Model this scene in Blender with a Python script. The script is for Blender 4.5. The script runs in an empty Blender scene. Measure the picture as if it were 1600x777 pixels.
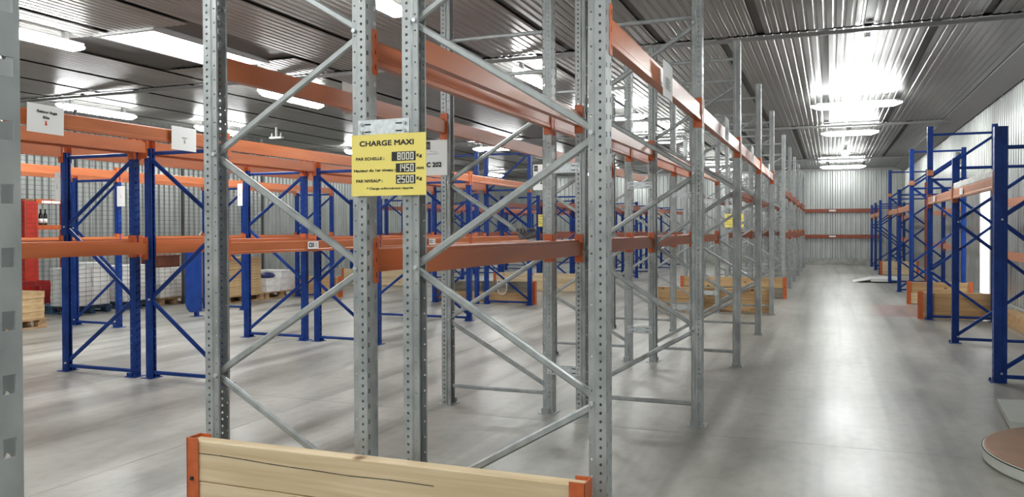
import bpy, bmesh, math, random
from mathutils import Vector, Matrix
random.seed(7)
C = bpy.context.scene
COL = C.collection
R = math.radians

# ------------------------------------------------------------------ camera, world, exposure
YAW, PITCH, ROLL, FPX, CYP = 0.374731, 0.012051, -0.0029705, 1262.744, 373.716
cam_d = bpy.data.cameras.new('camera'); cam = bpy.data.objects.new('camera', cam_d); COL.objects.link(cam)
cam_d.sensor_fit = 'HORIZONTAL'; cam_d.sensor_width = 36.0
cam_d.lens = FPX / 1600 * 36.0
cam_d.shift_y = (CYP - 388.5) / 1600
cam_d.clip_start = 0.02; cam_d.clip_end = 200
cam.matrix_world = Matrix.Translation((0, 0, 1.5)) @ Matrix.Rotation(YAW, 4, 'Z') @ Matrix.Rotation(math.pi / 2 - PITCH, 4, 'X') @ Matrix.Rotation(ROLL, 4, 'Z')
C.camera = cam
world = bpy.data.worlds.new('world'); C.world = world; world.use_nodes = True
world.node_tree.nodes['Background'].inputs[0].default_value = (0.75, 0.85, 1.0, 1)
world.node_tree.nodes['Background'].inputs[1].default_value = 1.0
C.view_settings.view_transform = 'Standard'; C.view_settings.look = 'None'
C.view_settings.gamma = 1.0; C.view_settings.use_curve_mapping = False
C.view_settings.exposure = 1.3
LAMP_POWER = 30.0       # emission of the fluorescent diffusers
DAY_POWER = 9.0         # emission of daylight through the rooflight
CEIL = 4.0

# ------------------------------------------------------------------ materials
def lin(r, g, b):
    f = lambda c: (c / 255 / 12.92) if c / 255 <= .04045 else ((c / 255 + .055) / 1.055) ** 2.4
    return (f(r), f(g), f(b), 1)

def base_mat(name, col, rough=.5, metal=0.0, spec=.5):
    m = bpy.data.materials.new(name); m.use_nodes = True
    b = m.node_tree.nodes['Principled BSDF']
    b.inputs['Base Color'].default_value = col
    b.inputs['Roughness'].default_value = rough; b.inputs['Metallic'].default_value = metal
    b.inputs['Specular IOR Level'].default_value = spec
    return m

def N(m, kind): return m.node_tree.nodes.new(kind)
def L(m, a, b): m.node_tree.links.new(a, b)

def mottle(m, c0, c1, scale=(8, 8, 8), detail=5, lo=.35, hi=.65, rough=None, bump=0.0, world=False):
    """colour that wanders between c0 and c1 with a noise, optionally roughness and fine relief"""
    b = m.node_tree.nodes['Principled BSDF']
    tc = N(m, 'ShaderNodeTexCoord'); mp = N(m, 'ShaderNodeMapping'); mp.inputs['Scale'].default_value = scale
    if world:
        g = N(m, 'ShaderNodeNewGeometry'); L(m, g.outputs['Position'], mp.inputs['Vector'])
    else:
        L(m, tc.outputs['Object'], mp.inputs['Vector'])
    no = N(m, 'ShaderNodeTexNoise'); no.inputs['Scale'].default_value = 1.0; no.inputs['Detail'].default_value = detail
    L(m, mp.outputs[0], no.inputs['Vector'])
    rp = N(m, 'ShaderNodeValToRGB'); rp.color_ramp.elements[0].position = lo; rp.color_ramp.elements[1].position = hi
    rp.color_ramp.elements[0].color = c0; rp.color_ramp.elements[1].color = c1
    L(m, no.outputs['Fac'], rp.inputs['Fac']); L(m, rp.outputs['Color'], b.inputs['Base Color'])
    if rough:
        mr = N(m, 'ShaderNodeMapRange'); mr.inputs['From Min'].default_value = lo; mr.inputs['From Max'].default_value = hi
        mr.inputs['To Min'].default_value = rough[0]; mr.inputs['To Max'].default_value = rough[1]
        L(m, no.outputs['Fac'], mr.inputs['Value']); L(m, mr.outputs[0], b.inputs['Roughness'])
    if bump:
        bp = N(m, 'ShaderNodeBump'); bp.inputs['Strength'].default_value = bump; bp.inputs['Distance'].default_value = .002
        L(m, no.outputs['Fac'], bp.inputs['Height']); L(m, bp.outputs[0], b.inputs['Normal'])
    return m

M = {}
M['galv'] = mottle(base_mat('galvanised_steel', (.5, .5, .5, 1), .42, .4), (.31, .335, .34, 1), (.47, .49, .49, 1), (14, 14, 9), 6, .3, .7, (.34, .5))
M['plate'] = mottle(base_mat('galvanised_plate', (.5, .5, .5, 1), .4, .5), (.50, .54, .56, 1), (.70, .74, .76, 1), (40, 40, 40), 4, .35, .65, (.3, .45))
M['blue'] = mottle(base_mat('blue_paint', (0, 0, 0, 1), .35, 0, .3), (.006, .030, .18, 1), (.011, .055, .28, 1), (7, 7, 5), 4, .3, .7, (.3, .45))
M['orange'] = mottle(base_mat('orange_paint', (0, 0, 0, 1), .36), (.44, .115, .036, 1), (.56, .165, .055, 1), (5, 1.4, 9), 5, .3, .7, (.285, .36))
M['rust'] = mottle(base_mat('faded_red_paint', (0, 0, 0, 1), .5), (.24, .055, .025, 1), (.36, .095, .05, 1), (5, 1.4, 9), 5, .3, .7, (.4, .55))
M['salmon'] = mottle(base_mat('faded_salmon_paint', (0, 0, 0, 1), .5), (.46, .17, .085, 1), (.58, .25, .14, 1), (5, 1.2, 9), 5, .3, .7, (.4, .55))
M['clip'] = mottle(base_mat('orange_clip_paint', (0, 0, 0, 1), .4), (.50, .10, .026, 1), (.62, .145, .04, 1), (25, 25, 25), 4, .3, .7)
M['white'] = base_mat('white_paper', (.92, .92, .92, 1), .6)
M['whitepaint'] = base_mat('white_paint', (.82, .83, .82, 1), .4)
M['black'] = base_mat('black_ink', (.012, .012, .012, 1), .5)
M['grey_ink'] = base_mat('grey_ink', (.32, .32, .34, 1), .6)
M['red_ink'] = base_mat('red_ink', (.7, .05, .02, 1), .6)
M['yellow'] = base_mat('yellow_plastic', lin(250, 230, 124), .45)
M['digit'] = base_mat('cream_digit', (.9, .88, .75, 1), .5)
M['kraft'] = mottle(base_mat('kraft_board', (0, 0, 0, 1), .8), lin(176, 146, 104), lin(206, 178, 136), (6, 6, 14), 4, .3, .7)
M['whitebox'] = mottle(base_mat('white_carton', (0, 0, 0, 1), .6), lin(208, 208, 206), lin(240, 240, 238), (5, 5, 12), 3, .3, .7)
M['browncrate'] = mottle(base_mat('brown_crate', (0, 0, 0, 1), .6), lin(92, 44, 28), lin(118, 60, 40), (6, 6, 6), 3)
M['red'] = mottle(base_mat('red_paint', (0, 0, 0, 1), .45), lin(172, 40, 26), lin(205, 60, 40), (5, 5, 5), 4, .3, .7)
M['redplastic'] = base_mat('red_plastic', lin(190, 40, 34), .4)
M['bluepallet'] = mottle(base_mat('blue_pallet_paint', (0, 0, 0, 1), .7), lin(24, 52, 84), lin(50, 84, 112), (8, 8, 8), 4)
M['palletwood'] = mottle(base_mat('pallet_wood', (0, 0, 0, 1), .8), lin(140, 108, 74), lin(188, 158, 118), (4, 12, 16), 5, .3, .7)
M['bottle'] = base_mat('dark_bottle_glass', (.008, .010, .007, 1), .12)
M['glove'] = mottle(base_mat('grey_knit', (0, 0, 0, 1), .9), (.10, .105, .11, 1), (.20, .205, .21, 1), (160, 160, 160), 3, bump=.5)
M['rubber'] = base_mat('black_rubber', (.018, .018, .018, 1), .6)
M['extred'] = base_mat('extinguisher_red', lin(165, 28, 26), .3)
M['wire'] = base_mat('mesh_wire', (.10, .105, .11, 1), .45, .6)
M['greypaint'] = base_mat('grey_machine_paint', lin(196, 200, 192), .5)
M['disc_top'] = mottle(base_mat('worn_brown_board', (0, 0, 0, 1), .55), lin(140, 104, 80), lin(176, 138, 110), (3, 3, 3), 6, .3, .7, (.45, .65))
M['housing'] = base_mat('lamp_housing', (.55, .56, .57, 1), .5)
M['concrete_kerb'] = mottle(base_mat('kerb_concrete', (0, 0, 0, 1), .8), lin(150, 150, 144), lin(178, 178, 170), (5, 5, 5), 5)
M['ceil_back'] = base_mat('ceiling_backing', (.10, .10, .10, 1), .5, .3)
M['rail'] = base_mat('ceiling_rail_steel', (.34, .34, .34, 1), .45, .5)
M['wall'] = mottle(base_mat('wall_sheet_metal', (0, 0, 0, 1), .42, .5), (.40, .42, .41, 1), (.54, .56, .54, 1), (3, 3, .7), 4, .3, .7, (.28, .42))
M['ceil'] = mottle(base_mat('ceiling_sheet_metal', (0, 0, 0, 1), .3, .42), (.25, .245, .235, 1), (.34, .335, .325, 1), (3, .8, 3), 4, .2, .8, (.285, .31), world=True)
M['bag'] = base_mat('dark_blue_film', (.02, .03, .14, 1), .3)
M['strap'] = base_mat('white_strap', (.7, .7, .68, 1), .6)
M['plankgrey'] = mottle(base_mat('weathered_board', (0, 0, 0, 1), .8), lin(112, 106, 94), lin(150, 142, 126), (2, 12, 14), 5)

def emit_mat(name, col, power):
    m = bpy.data.materials.new(name); m.use_nodes = True
    b = m.node_tree.nodes['Principled BSDF']; b.inputs['Base Color'].default_value = (.8, .8, .8, 1)
    b.inputs['Emission Color'].default_value = col; b.inputs['Emission Strength'].default_value = power
    return m
M['lamp'] = emit_mat('lit_diffuser', (.97, 1.0, .98, 1), LAMP_POWER)
M['daylight'] = emit_mat('rooflight_daylight', (.93, .98, 1, 1), DAY_POWER)
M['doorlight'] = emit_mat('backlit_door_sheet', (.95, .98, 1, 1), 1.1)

def wood_mat(name, c_light, c_dark, c_knot, crack=None):
    """sawn softwood, grain along local X, face in XZ"""
    m = base_mat(name, c_light, .65)
    b = m.node_tree.nodes['Principled BSDF']
    tc = N(m, 'ShaderNodeTexCoord'); oi = N(m, 'ShaderNodeObjectInfo')
    ad = N(m, 'ShaderNodeVectorMath'); ad.operation = 'MULTIPLY_ADD'
    L(m, oi.outputs['Random'], ad.inputs[0]); ad.inputs[1].default_value = (37, 11, 23); L(m, tc.outputs['Object'], ad.inputs[2])
    mp = N(m, 'ShaderNodeMapping'); mp.inputs['Scale'].default_value = (.7, 9, 16); L(m, ad.outputs[0], mp.inputs['Vector'])
    no = N(m, 'ShaderNodeTexNoise'); no.inputs['Scale'].default_value = 1.3; no.inputs['Detail'].default_value = 6; no.inputs['Distortion'].default_value = .6
    L(m, mp.outputs[0], no.inputs['Vector'])
    rp = N(m, 'ShaderNodeValToRGB'); rp.color_ramp.elements[0].position = .35; rp.color_ramp.elements[1].position = .68
    rp.color_ramp.elements[0].color = c_light; rp.color_ramp.elements[1].color = c_dark
    L(m, no.outputs['Fac'], rp.inputs['Fac'])
    mk = N(m, 'ShaderNodeMapping'); mk.inputs['Scale'].default_value = (3.6, 3.0, 7.0); L(m, ad.outputs[0], mk.inputs['Vector'])
    vo = N(m, 'ShaderNodeTexVoronoi'); vo.inputs['Scale'].default_value = 1.0; L(m, mk.outputs[0], vo.inputs['Vector'])
    kr = N(m, 'ShaderNodeValToRGB'); kr.color_ramp.elements[0].position = .06; kr.color_ramp.elements[1].position = .15
    kr.color_ramp.elements[0].color = (1, 1, 1, 1); kr.color_ramp.elements[1].color = (0, 0, 0, 1)
    L(m, vo.outputs['Distance'], kr.inputs['Fac'])
    mx = N(m, 'ShaderNodeMix'); mx.data_type = 'RGBA'; L(m, kr.outputs['Color'], mx.inputs['Factor'])
    L(m, rp.outputs['Color'], mx.inputs['A']); mx.inputs['B'].default_value = c_knot
    last = mx.outputs['Result']
    L(m, last, b.inputs['Base Color'])
    bp = N(m, 'ShaderNodeBump'); bp.inputs['Strength'].default_value = .25; bp.inputs['Distance'].default_value = .002
    L(m, no.outputs['Fac'], bp.inputs['Height']); L(m, bp.outputs[0], b.inputs['Normal'])
    return m
M['wood'] = wood_mat('sawn_softwood', lin(226, 206, 172), lin(204, 178, 138), lin(140, 104, 74))
M['wood2'] = wood_mat('sawn_softwood_warm', lin(206, 172, 126), lin(178, 138, 94), lin(96, 66, 44))

def floor_mat():
    m = base_mat('polished_concrete', (.4, .4, .4, 1), .3)
    b = m.node_tree.nodes['Principled BSDF']
    g = N(m, 'ShaderNodeNewGeometry')
    def noise(scale, det, dist=0.0):
        mp = N(m, 'ShaderNodeMapping'); mp.inputs['Scale'].default_value = scale; L(m, g.outputs['Position'], mp.inputs['Vector'])
        n = N(m, 'ShaderNodeTexNoise'); n.inputs['Scale'].default_value = 1; n.inputs['Detail'].default_value = det; n.inputs['Distortion'].default_value = dist
        L(m, mp.outputs[0], n.inputs['Vector']); return n.outputs['Fac']
    def ramp(src, p0, c0, p1, c1):
        r = N(m, 'ShaderNodeValToRGB'); e = r.color_ramp.elements
        e[0].position, e[1].position = p0, p1; e[0].color, e[1].color = c0, c1
        L(m, src, r.inputs['Fac']); return r.outputs['Color']
    def mult(a, bb, fac):
        x = N(m, 'ShaderNodeMix'); x.data_type = 'RGBA'; x.blend_type = 'MULTIPLY'; x.inputs['Factor'].default_value = fac
        L(m, a, x.inputs['A']); L(m, bb, x.inputs['B']); return x.outputs['Result']
    big = noise((.45, .3, 1), 6, .5); mid = noise((1.9, .8, 1), 7, .25); fine = noise((11, 7, 1), 9)
    lane = noise((3.2, .10, 1), 3, .2)                         # tyre lanes run along the aisles
    col = ramp(big, .25, (.33, .322, .29, 1), .75, (.53, .518, .472, 1))
    col = mult(col, ramp(mid, .30, (.58, .575, .56, 1), .60, (1, 1, 1, 1)), .75)
    col = mult(col, ramp(fine, .3, (.74, .74, .74, 1), .55, (1, 1, 1, 1)), .6)
    col = mult(col, ramp(lane, .34, (.52, .52, .51, 1), .54, (1, 1, 1, 1)), .8)
    # faded red paint where the cross passage meets the aisle
    sp = N(m, 'ShaderNodeSeparateXYZ'); L(m, g.outputs['Position'], sp.inputs[0])
    def band(src, a, bnd, soft):
        r = N(m, 'ShaderNodeMapRange'); r.interpolation_type = 'SMOOTHSTEP'; r.inputs['From Min'].default_value = a - soft; r.inputs['From Max'].default_value = a
        L(m, src, r.inputs['Value'])
        r2 = N(m, 'ShaderNodeMapRange'); r2.interpolation_type = 'SMOOTHSTEP'; r2.inputs['From Min'].default_value = bnd; r2.inputs['From Max'].default_value = bnd + soft
        r2.inputs['To Min'].default_value = 1; r2.inputs['To Max'].default_value = 0; L(m, src, r2.inputs['Value'])
        x = N(m, 'ShaderNodeMath'); x.operation = 'MULTIPLY'; L(m, r.outputs[0], x.inputs[0]); L(m, r2.outputs[0], x.inputs[1]); return x.outputs[0]
    bx = band(sp.outputs['X'], .85, 1.7, .25); by = band(sp.outputs['Y'], 15.3, 17.2, .4)
    x = N(m, 'ShaderNodeMath'); x.operation = 'MULTIPLY'; L(m, bx, x.inputs[0]); L(m, by, x.inputs[1])
    x2 = N(m, 'ShaderNodeMath'); x2.operation = 'MULTIPLY'; L(m, x.outputs[0], x2.inputs[0]); L(m, mid, x2.inputs[1])
    mx = N(m, 'ShaderNodeMix'); mx.data_type = 'RGBA'; L(m, x2.outputs[0], mx.inputs['Factor']); L(m, col, mx.inputs['A']); mx.inputs['B'].default_value = (.33, .13, .11, 1)
    L(m, mx.outputs['Result'], b.inputs['Base Color'])
    mr = N(m, 'ShaderNodeMapRange'); mr.inputs['From Min'].default_value = .3; mr.inputs['From Max'].default_value = .7
    mr.inputs['To Min'].default_value = .29; mr.inputs['To Max'].default_value = .40; L(m, mid, mr.inputs['Value']); L(m, mr.outputs[0], b.inputs['Roughness'])
    return m
M['floor'] = floor_mat()

# ------------------------------------------------------------------ mesh helpers
class MB:
    def __init__(self): self.v = []; self.f = []
    def add(self, vs, fs):
        o = len(self.v); self.v += [tuple(p) for p in vs]; self.f += [tuple(i + o for i in q) for q in fs]; return self
    def box(self, x0, y0, z0, x1, y1, z1):
        vs = [(x0, y0, z0), (x1, y0, z0), (x1, y1, z0), (x0, y1, z0), (x0, y0, z1), (x1, y0, z1), (x1, y1, z1), (x0, y1, z1)]
        return self.add(vs, [(0, 3, 2, 1), (4, 5, 6, 7), (0, 1, 5, 4), (1, 2, 6, 5), (2, 3, 7, 6), (3, 0, 4, 7)])
    def prism(self, pts, fn, a, b, caps=True):
        """polygon pts (u,v) swept from a to b; fn(u,v,t) gives the point"""
        n = len(pts); vs = [fn(u, v, a) for u, v in pts] + [fn(u, v, b) for u, v in pts]
        fs = [(i, (i + 1) % n, n + (i + 1) % n, n + i) for i in range(n)]
        if caps: fs += [tuple(range(n))[::-1], tuple(range(n, 2 * n))]
        return self.add(vs, fs)
    def bar(self, p0, p1, w, d, nrm=(0, 1, 0), ch=.28):
        """chamfered bar between two points, w across, d along nrm"""
        p0, p1, n = Vector(p0), Vector(p1), Vector(nrm); t = (p1 - p0).normalized(); s = t.cross(n).normalized()
        c = min(w, d) * ch; hw, hd = w / 2, d / 2
        prof = [(-hw + c, -hd), (hw - c, -hd), (hw, -hd + c), (hw, hd - c), (hw - c, hd), (-hw + c, hd), (-hw, hd - c), (-hw, -hd + c)]
        return self.prism(prof, lambda u, v, k: (p0 if k == 0 else p1) + s * u + n * v, 0, 1)
    def cyl(self, p0, p1, r0, r1=None, n=10):
        r1 = r0 if r1 is None else r1; p0, p1 = Vector(p0), Vector(p1); t = (p1 - p0).normalized()
        a = t.orthogonal().normalized(); b = t.cross(a)
        vs = [p0 + (a * math.cos(2 * math.pi * i / n) + b * math.sin(2 * math.pi * i / n)) * r0 for i in range(n)]
        vs += [p1 + (a * math.cos(2 * math.pi * i / n) + b * math.sin(2 * math.pi * i / n)) * r1 for i in range(n)]
        return self.add(vs, [(i, (i + 1) % n, n + (i + 1) % n, n + i) for i in range(n)] + [tuple(range(n))[::-1], tuple(range(n, 2 * n))])
    def tube(self, pts, r, n=6):
        P = [Vector(p) for p in pts]; vs = []; ref = None
        for i, p in enumerate(P):
            t = (P[min(i + 1, len(P) - 1)] - P[max(i - 1, 0)]).normalized()
            if ref is None: ref = t.orthogonal().normalized()
            ref = (ref - t * ref.dot(t)).normalized(); b = t.cross(ref)
            vs += [p + (ref * math.cos(2 * math.pi * k / n) + b * math.sin(2 * math.pi * k / n)) * r for k in range(n)]
        m = len(P); fs = [(i * n + k, i * n + (k + 1) % n, (i + 1) * n + (k + 1) % n, (i + 1) * n + k) for i in range(m - 1) for k in range(n)]
        return self.add(vs, fs + [tuple(range(n))[::-1], tuple(range((m - 1) * n, m * n))])
    def lathe(self, prof, n=24, cx=0, cy=0):
        vs = []; fs = []
        for r, z in prof: vs += [(cx + r * math.cos(2 * math.pi * k / n), cy + r * math.sin(2 * math.pi * k / n), z) for k in range(n)]
        m = len(prof)
        fs = [(i * n + k, i * n + (k + 1) % n, (i + 1) * n + (k + 1) % n, (i + 1) * n + k) for i in range(m - 1) for k in range(n)]
        return self.add(vs, fs + [tuple(range(n))[::-1], tuple(range((m - 1) * n, m * n))])
    def mesh(self, name, mat, smooth=False, bevel=0, fix=True, solid=0):
        me = bpy.data.meshes.new(name); me.from_pydata([tuple(p) for p in self.v], [], self.f)
        bm = bmesh.new(); bm.from_mesh(me)
        if solid:
            bmesh.ops.remove_doubles(bm, verts=bm.verts, dist=1e-5)
            bmesh.ops.solidify(bm, geom=bm.faces[:], thickness=solid)
        if bevel: bmesh.ops.bevel(bm, geom=bm.edges[:], offset=bevel, segments=1, affect='EDGES')
        if fix: bmesh.ops.recalc_face_normals(bm, faces=bm.faces[:])
        if smooth:
            for f in bm.faces: f.smooth = True
        bm.to_mesh(me); bm.free()
        me.materials.append(M[mat] if isinstance(mat, str) else mat)
        return me

def put(name, me, parent=None, loc=(0, 0, 0), rot=(0, 0, 0)):
    o = bpy.data.objects.new(name, me); COL.objects.link(o)
    o.location = loc; o.rotation_euler = rot
    if parent: o.parent = parent
    return o
def tag(o, label, cat, group=None):
    o['label'] = label; o['category'] = cat
    if group: o['group'] = group
    return o
def thing(name, label, cat, loc=(0, 0, 0), rz=0, group=None):
    return tag(put(name, None, None, loc, (0, 0, rz)), label, cat, group)
def struct(name, me=None, parent=None, loc=(0, 0, 0)):
    o = put(name, me, parent, loc); o['kind'] = 'structure'; return o
CACHE = {}
def cached(key, fn):
    if key not in CACHE: CACHE[key] = fn()
    return CACHE[key]
ORD = ['first', 'second', 'third', 'fourth', 'fifth', 'sixth', 'seventh', 'eighth', 'ninth', 'tenth', 'eleventh', 'twelfth', 'thirteenth', 'fourteenth']

# ------------------------------------------------------------------ the setting
XL, XR, YB, YF = -17.7, 2.85, 36.6, -12.0
floor = struct('floor', MB().box(XL - .2, YF - .2, -.16, XR + .2, YB + .2, -.014).mesh('floor_base', 'ceil_back'))
xs = [XL - .1, -13.0, -8.6, -4.2, XR + .1]; ys = [YF - .1, -3.2, 5.97, 15.2, 24.4, YB + .1]
for i in range(4):
    for j in range(5):
        g = .0025
        put('slab', MB().box(xs[i] + g, ys[j] + g, -.10, xs[i + 1] - g, ys[j + 1] - g, 0).mesh('slab', 'floor'), floor)

ceiling = struct('ceiling', MB().box(XL - .2, YF - .2, CEIL + .03, XR + .2, YB + .2, CEIL + .12).mesh('ceiling_base', 'ceil_back'))
def ceil_panel(w, ln):
    n = 11; p = w / n; mb = MB(); pr = []
    for k in range(n):
        x = -w / 2 + k * p
        pr += [(x, 0), (x + p * .56, 0), (x + p * .68, .008), (x + p * .88, .008)]
    pr.append((w / 2, 0))
    vs = [(x, -ln / 2, z) for x, z in pr] + [(x, ln / 2, z) for x, z in pr]; m = len(pr)
    mb.add(vs, [(i, m + i, m + i + 1, i + 1) for i in range(m - 1)])
    return mb.mesh('ceiling_panel', 'ceil', fix=False)
SKY = (-8.68, -7.80, 7.72, 9.82)
rows = [(YF, .86, -.07 - .635), (.94, 10.86, -.83 - .635), (10.94, 20.86, -.07 - .635), (20.94, 30.86, -.83 - .635), (30.94, YB, -.07 - .635)]
for (y0, y1, x0) in rows:
    x = x0 + 1.27 * 3
    while x > XL - .5:
        if x - .58 < XR:
            ln = y1 - y0; w = 1.165
            xa, xb = max(x - w / 2, XL), min(x + w / 2, XR)
            if xb - xa > .1:
                spans = [(y0, y1)]
                if y0 < SKY[2] < y1 and xb > SKY[0] and xa < SKY[1]: spans = [(y0, SKY[2]), (SKY[3], y1)]
                for (a, b) in spans:
                    me = cached(('cp', round(xb - xa, 3), round(b - a, 3)), lambda: ceil_panel(xb - xa, b - a))
                    put('ceiling_panel', me, ceiling, ((xa + xb) / 2, (a + b) / 2, CEIL))
        x -= 1.27
# side fillers beside the rooflight opening so that no panel is cut short
for i, y in enumerate((.9, 10.9, 20.9, 30.9)):
    struct('trim_%d' % (i + 1), MB().box(XL, y - .025, CEIL - .075, XR, y + .025, CEIL - .03).mesh('ceiling_rail', 'rail'))
struct('trim_5', MB().prism([(XR - .03, CEIL), (XR - .42, CEIL), (XR - .42, CEIL - .02), (XR - .03, CEIL - .16)], lambda u, v, t: (u, t, v), YF, YB).mesh('eaves_flashing', 'rail'))
struct('trim_6', MB().box(XL, YB - .10, CEIL - .09, XR, YB - .03, CEIL).mesh('end_flashing', 'rail'))

def wall_panel(w, h):
    n = 7; p = w / n; pr = []
    for k in range(n):
        x = -w / 2 + k * p
        pr += [(x, 0), (x + p * .50, 0), (x + p * .60, .04), (x + p * .90, .04)]
    pr.append((w / 2, 0)); m = len(pr)
    return MB().add([(x, y, 0) for x, y in pr] + [(x, y, h) for x, y in pr], [(i, i + 1, m + i + 1, m + i) for i in range(m - 1)]).mesh('wall_panel', 'wall', fix=False)
def wall(name, p0, p1, skip=None):
    p0, p1 = Vector(p0), Vector(p1); d = p1 - p0; ln = d.length; ang = math.atan2(d.y, d.x)
    root = struct(name, None, None, (p0.x, p0.y, 0)); root.rotation_euler.z = ang
    base = struct(name + '_backing', MB().box(-.1, .06, -.02, ln + .1, .14, CEIL + .03).mesh('wall_backing', 'ceil_back'), root); del base['kind']; base.name = 'backing'
    n = max(1, round(ln / 1.35)); w = ln / n
    me = wall_panel(w - .012, CEIL)
    for k in range(n):
        put('wall_panel', me, root, ((k + .5) * w, 0, 0))
    return root
wall('wall_back', (XL, YB), (XR, YB))
wall('wall_right', (XR, YB), (XR, YF))
wall('wall_left', (XL, YF), (XL, YB))
wall('wall_front', (XR, YF), (XL, YF))
struct('baseboard_back', MB().box(XL, YB - .12, 0, XR, YB - .015, .24).mesh('kerb', 'concrete_kerb'))
struct('baseboard_right', MB().box(XR - .10, YF, 0, XR - .012, YB - .13, .22).mesh('kerb', 'concrete_kerb'))
# white door in the right wall
door = struct('door_1', None, None, (XR - .02, 17.85, 0))
put('door_frame', MB().box(-.05, -.56, 0, .0, -.50, 2.30).box(-.05, .50, 0, .0, .56, 2.30).box(-.05, -.56, 2.24, .0, .56, 2.30).mesh('door_frame', 'whitepaint'), door)
put('door_sheet', MB().box(-.035, -.50, .01, -.005, .50, 2.24).mesh('door_sheet', 'doorlight'), door)
put('door_handle', MB().box(-.075, .38, 1.0, -.036, .40, 1.14).mesh('door_handle', 'housing'), door)
# rooflight
sk = struct('window_1', None, None, ((SKY[0] + SKY[1]) / 2, (SKY[2] + SKY[3]) / 2, CEIL))
hx, hy = (SKY[1] - SKY[0]) / 2, (SKY[3] - SKY[2]) / 2
put('window_frame', MB().box(-hx - .06, -hy - .06, -.03, hx + .06, -hy, .03).box(-hx - .06, hy, -.03, hx + .06, hy + .06, .03).box(-hx - .06, -hy, -.03, -hx, hy, .03).box(hx, -hy, -.03, hx + .06, hy, .03).mesh('rooflight_frame', 'rail'), sk)
put('pane', MB().box(-hx, -hy, -.012, hx, hy, .012).mesh('rooflight_pane', 'daylight'), sk)

# ------------------------------------------------------------------ ceiling lamps
def lamp_meshes(ln):
    d = MB(); n = 12; P = []
    prof = [(0, .30), (.06, .62), (.16, 1.0)]
    st = [(-ln / 2 + u, s) for u, s in prof] + [(ln / 2 - u, s) for u, s in prof[::-1]]
    vs = []
    for y, s in st: vs += [(.09 * s * math.cos(math.pi * k / (n - 1)), y, -.085 * s * math.sin(math.pi * k / (n - 1)) - .01) for k in range(n)]
    fs = [(i * n + k, i * n + k + 1, (i + 1) * n + k + 1, (i + 1) * n + k) for i in range(len(st) - 1) for k in range(n - 1)]
    fs += [tuple(range(n)), tuple(range((len(st) - 1) * n, len(st) * n))[::-1]] + [(i * n, (i + 1) * n, (i + 1) * n + n - 1, i * n + n - 1) for i in range(len(st) - 1)]
    d.add(vs, fs)
    h = MB().box(-.07, -ln / 2 + .05, -.01, .07, ln / 2 - .05, .025)
    c = MB().box(-.03, -.03, 0, .03, .03, .10)
    return d.mesh('diffuser', 'lamp', smooth=False), h.mesh('housing', 'housing'), c.mesh('bracket', 'housing')
def lamp(x, y, across, ln, label):
    dm, hm, cm = cached(('lamp', ln), lambda: lamp_meshes(ln))
    t = thing('fluorescent_lamp', label, 'lamp', (x, y, CEIL - .13), math.pi / 2 if across else 0, 'fluorescent ceiling lamps')
    put('diffuser', dm, t); put('housing', hm, t)
    for s in (-1, 1): put('bracket', cm, t, (0, s * ln * .33, .025))
def lamp_row(x, where, spec):
    n = 0; b = 0
    for y, ac, ln in spec:
        if y > 0: pos = f'{ORD[n]} ahead of the camera'; n += 1
        else: pos = f'{ORD[b]} behind the camera'; b += 1  # unseen lamps added to brighten the surfaces that face the camera
        lamp(x, y, ac, ln, f"lit {'crosswise' if ac else 'lengthwise'} fluorescent ceiling lamp {where}, {pos}")
lamp_row(.45, 'above the open aisle', [(-1.6, 0, 1.6), (-6.0, 0, 1.6), (2.6, 0, 1.6), (11.9, 0, 1.75), (16.65, 1, 1.6), (21.5, 1, 1.3), (27.4, 0, 1.4), (33.2, 1, 1.6)])
lamp_row(-4.33, 'left of the grey rack', [(-1.5, 0, 1.6), (-5, 0, 1.6), (-9, 0, 1.6), (1.9, 0, 1.6), (7.0, 0, 1.6), (11.95, 0, 1.6), (16.65, 1, 1.6), (21.5, 1, 1.5), (27.4, 0, 1.4), (33, 1, 1.5)])
lamp_row(-8.95, 'between blue racks', [(-1.5, 0, 1.6), (-5, 0, 1.6), (-9, 0, 1.6), (2, 0, 1.6), (6.9, 0, 1.6), (12.05, 0, 1.85), (21.6, 1, 1.5), (27, 0, 1.4), (33, 1, 1.5)])
lamp_row(-13.4, 'over the far left store', [(5, 0, 1.6), (11.85, 0, 1.85), (15.3, 0, 1.7), (21.3, 0, 1.5), (27, 0, 1.5), (32.2, 0, 1.8)])
t = thing('ceiling_sensor', 'small white sensor cluster hanging under the ceiling beyond the fence', 'sensor', (-12.42, 16.08, 3.70))
put('body', MB().box(-.18, -.05, 0, .18, .05, .05).mesh('body', 'whitepaint', bevel=.01), t)
put('stem', MB().box(-.02, -.02, .05, .02, .02, CEIL - 3.72).mesh('stem', 'housing'), t)
for s in (-1, 1): put('prong', MB().cyl((s * .13, 0, .05), (s * .13, 0, .14), .018, .012, 8).mesh('prong', 'whitepaint'), t)

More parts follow.
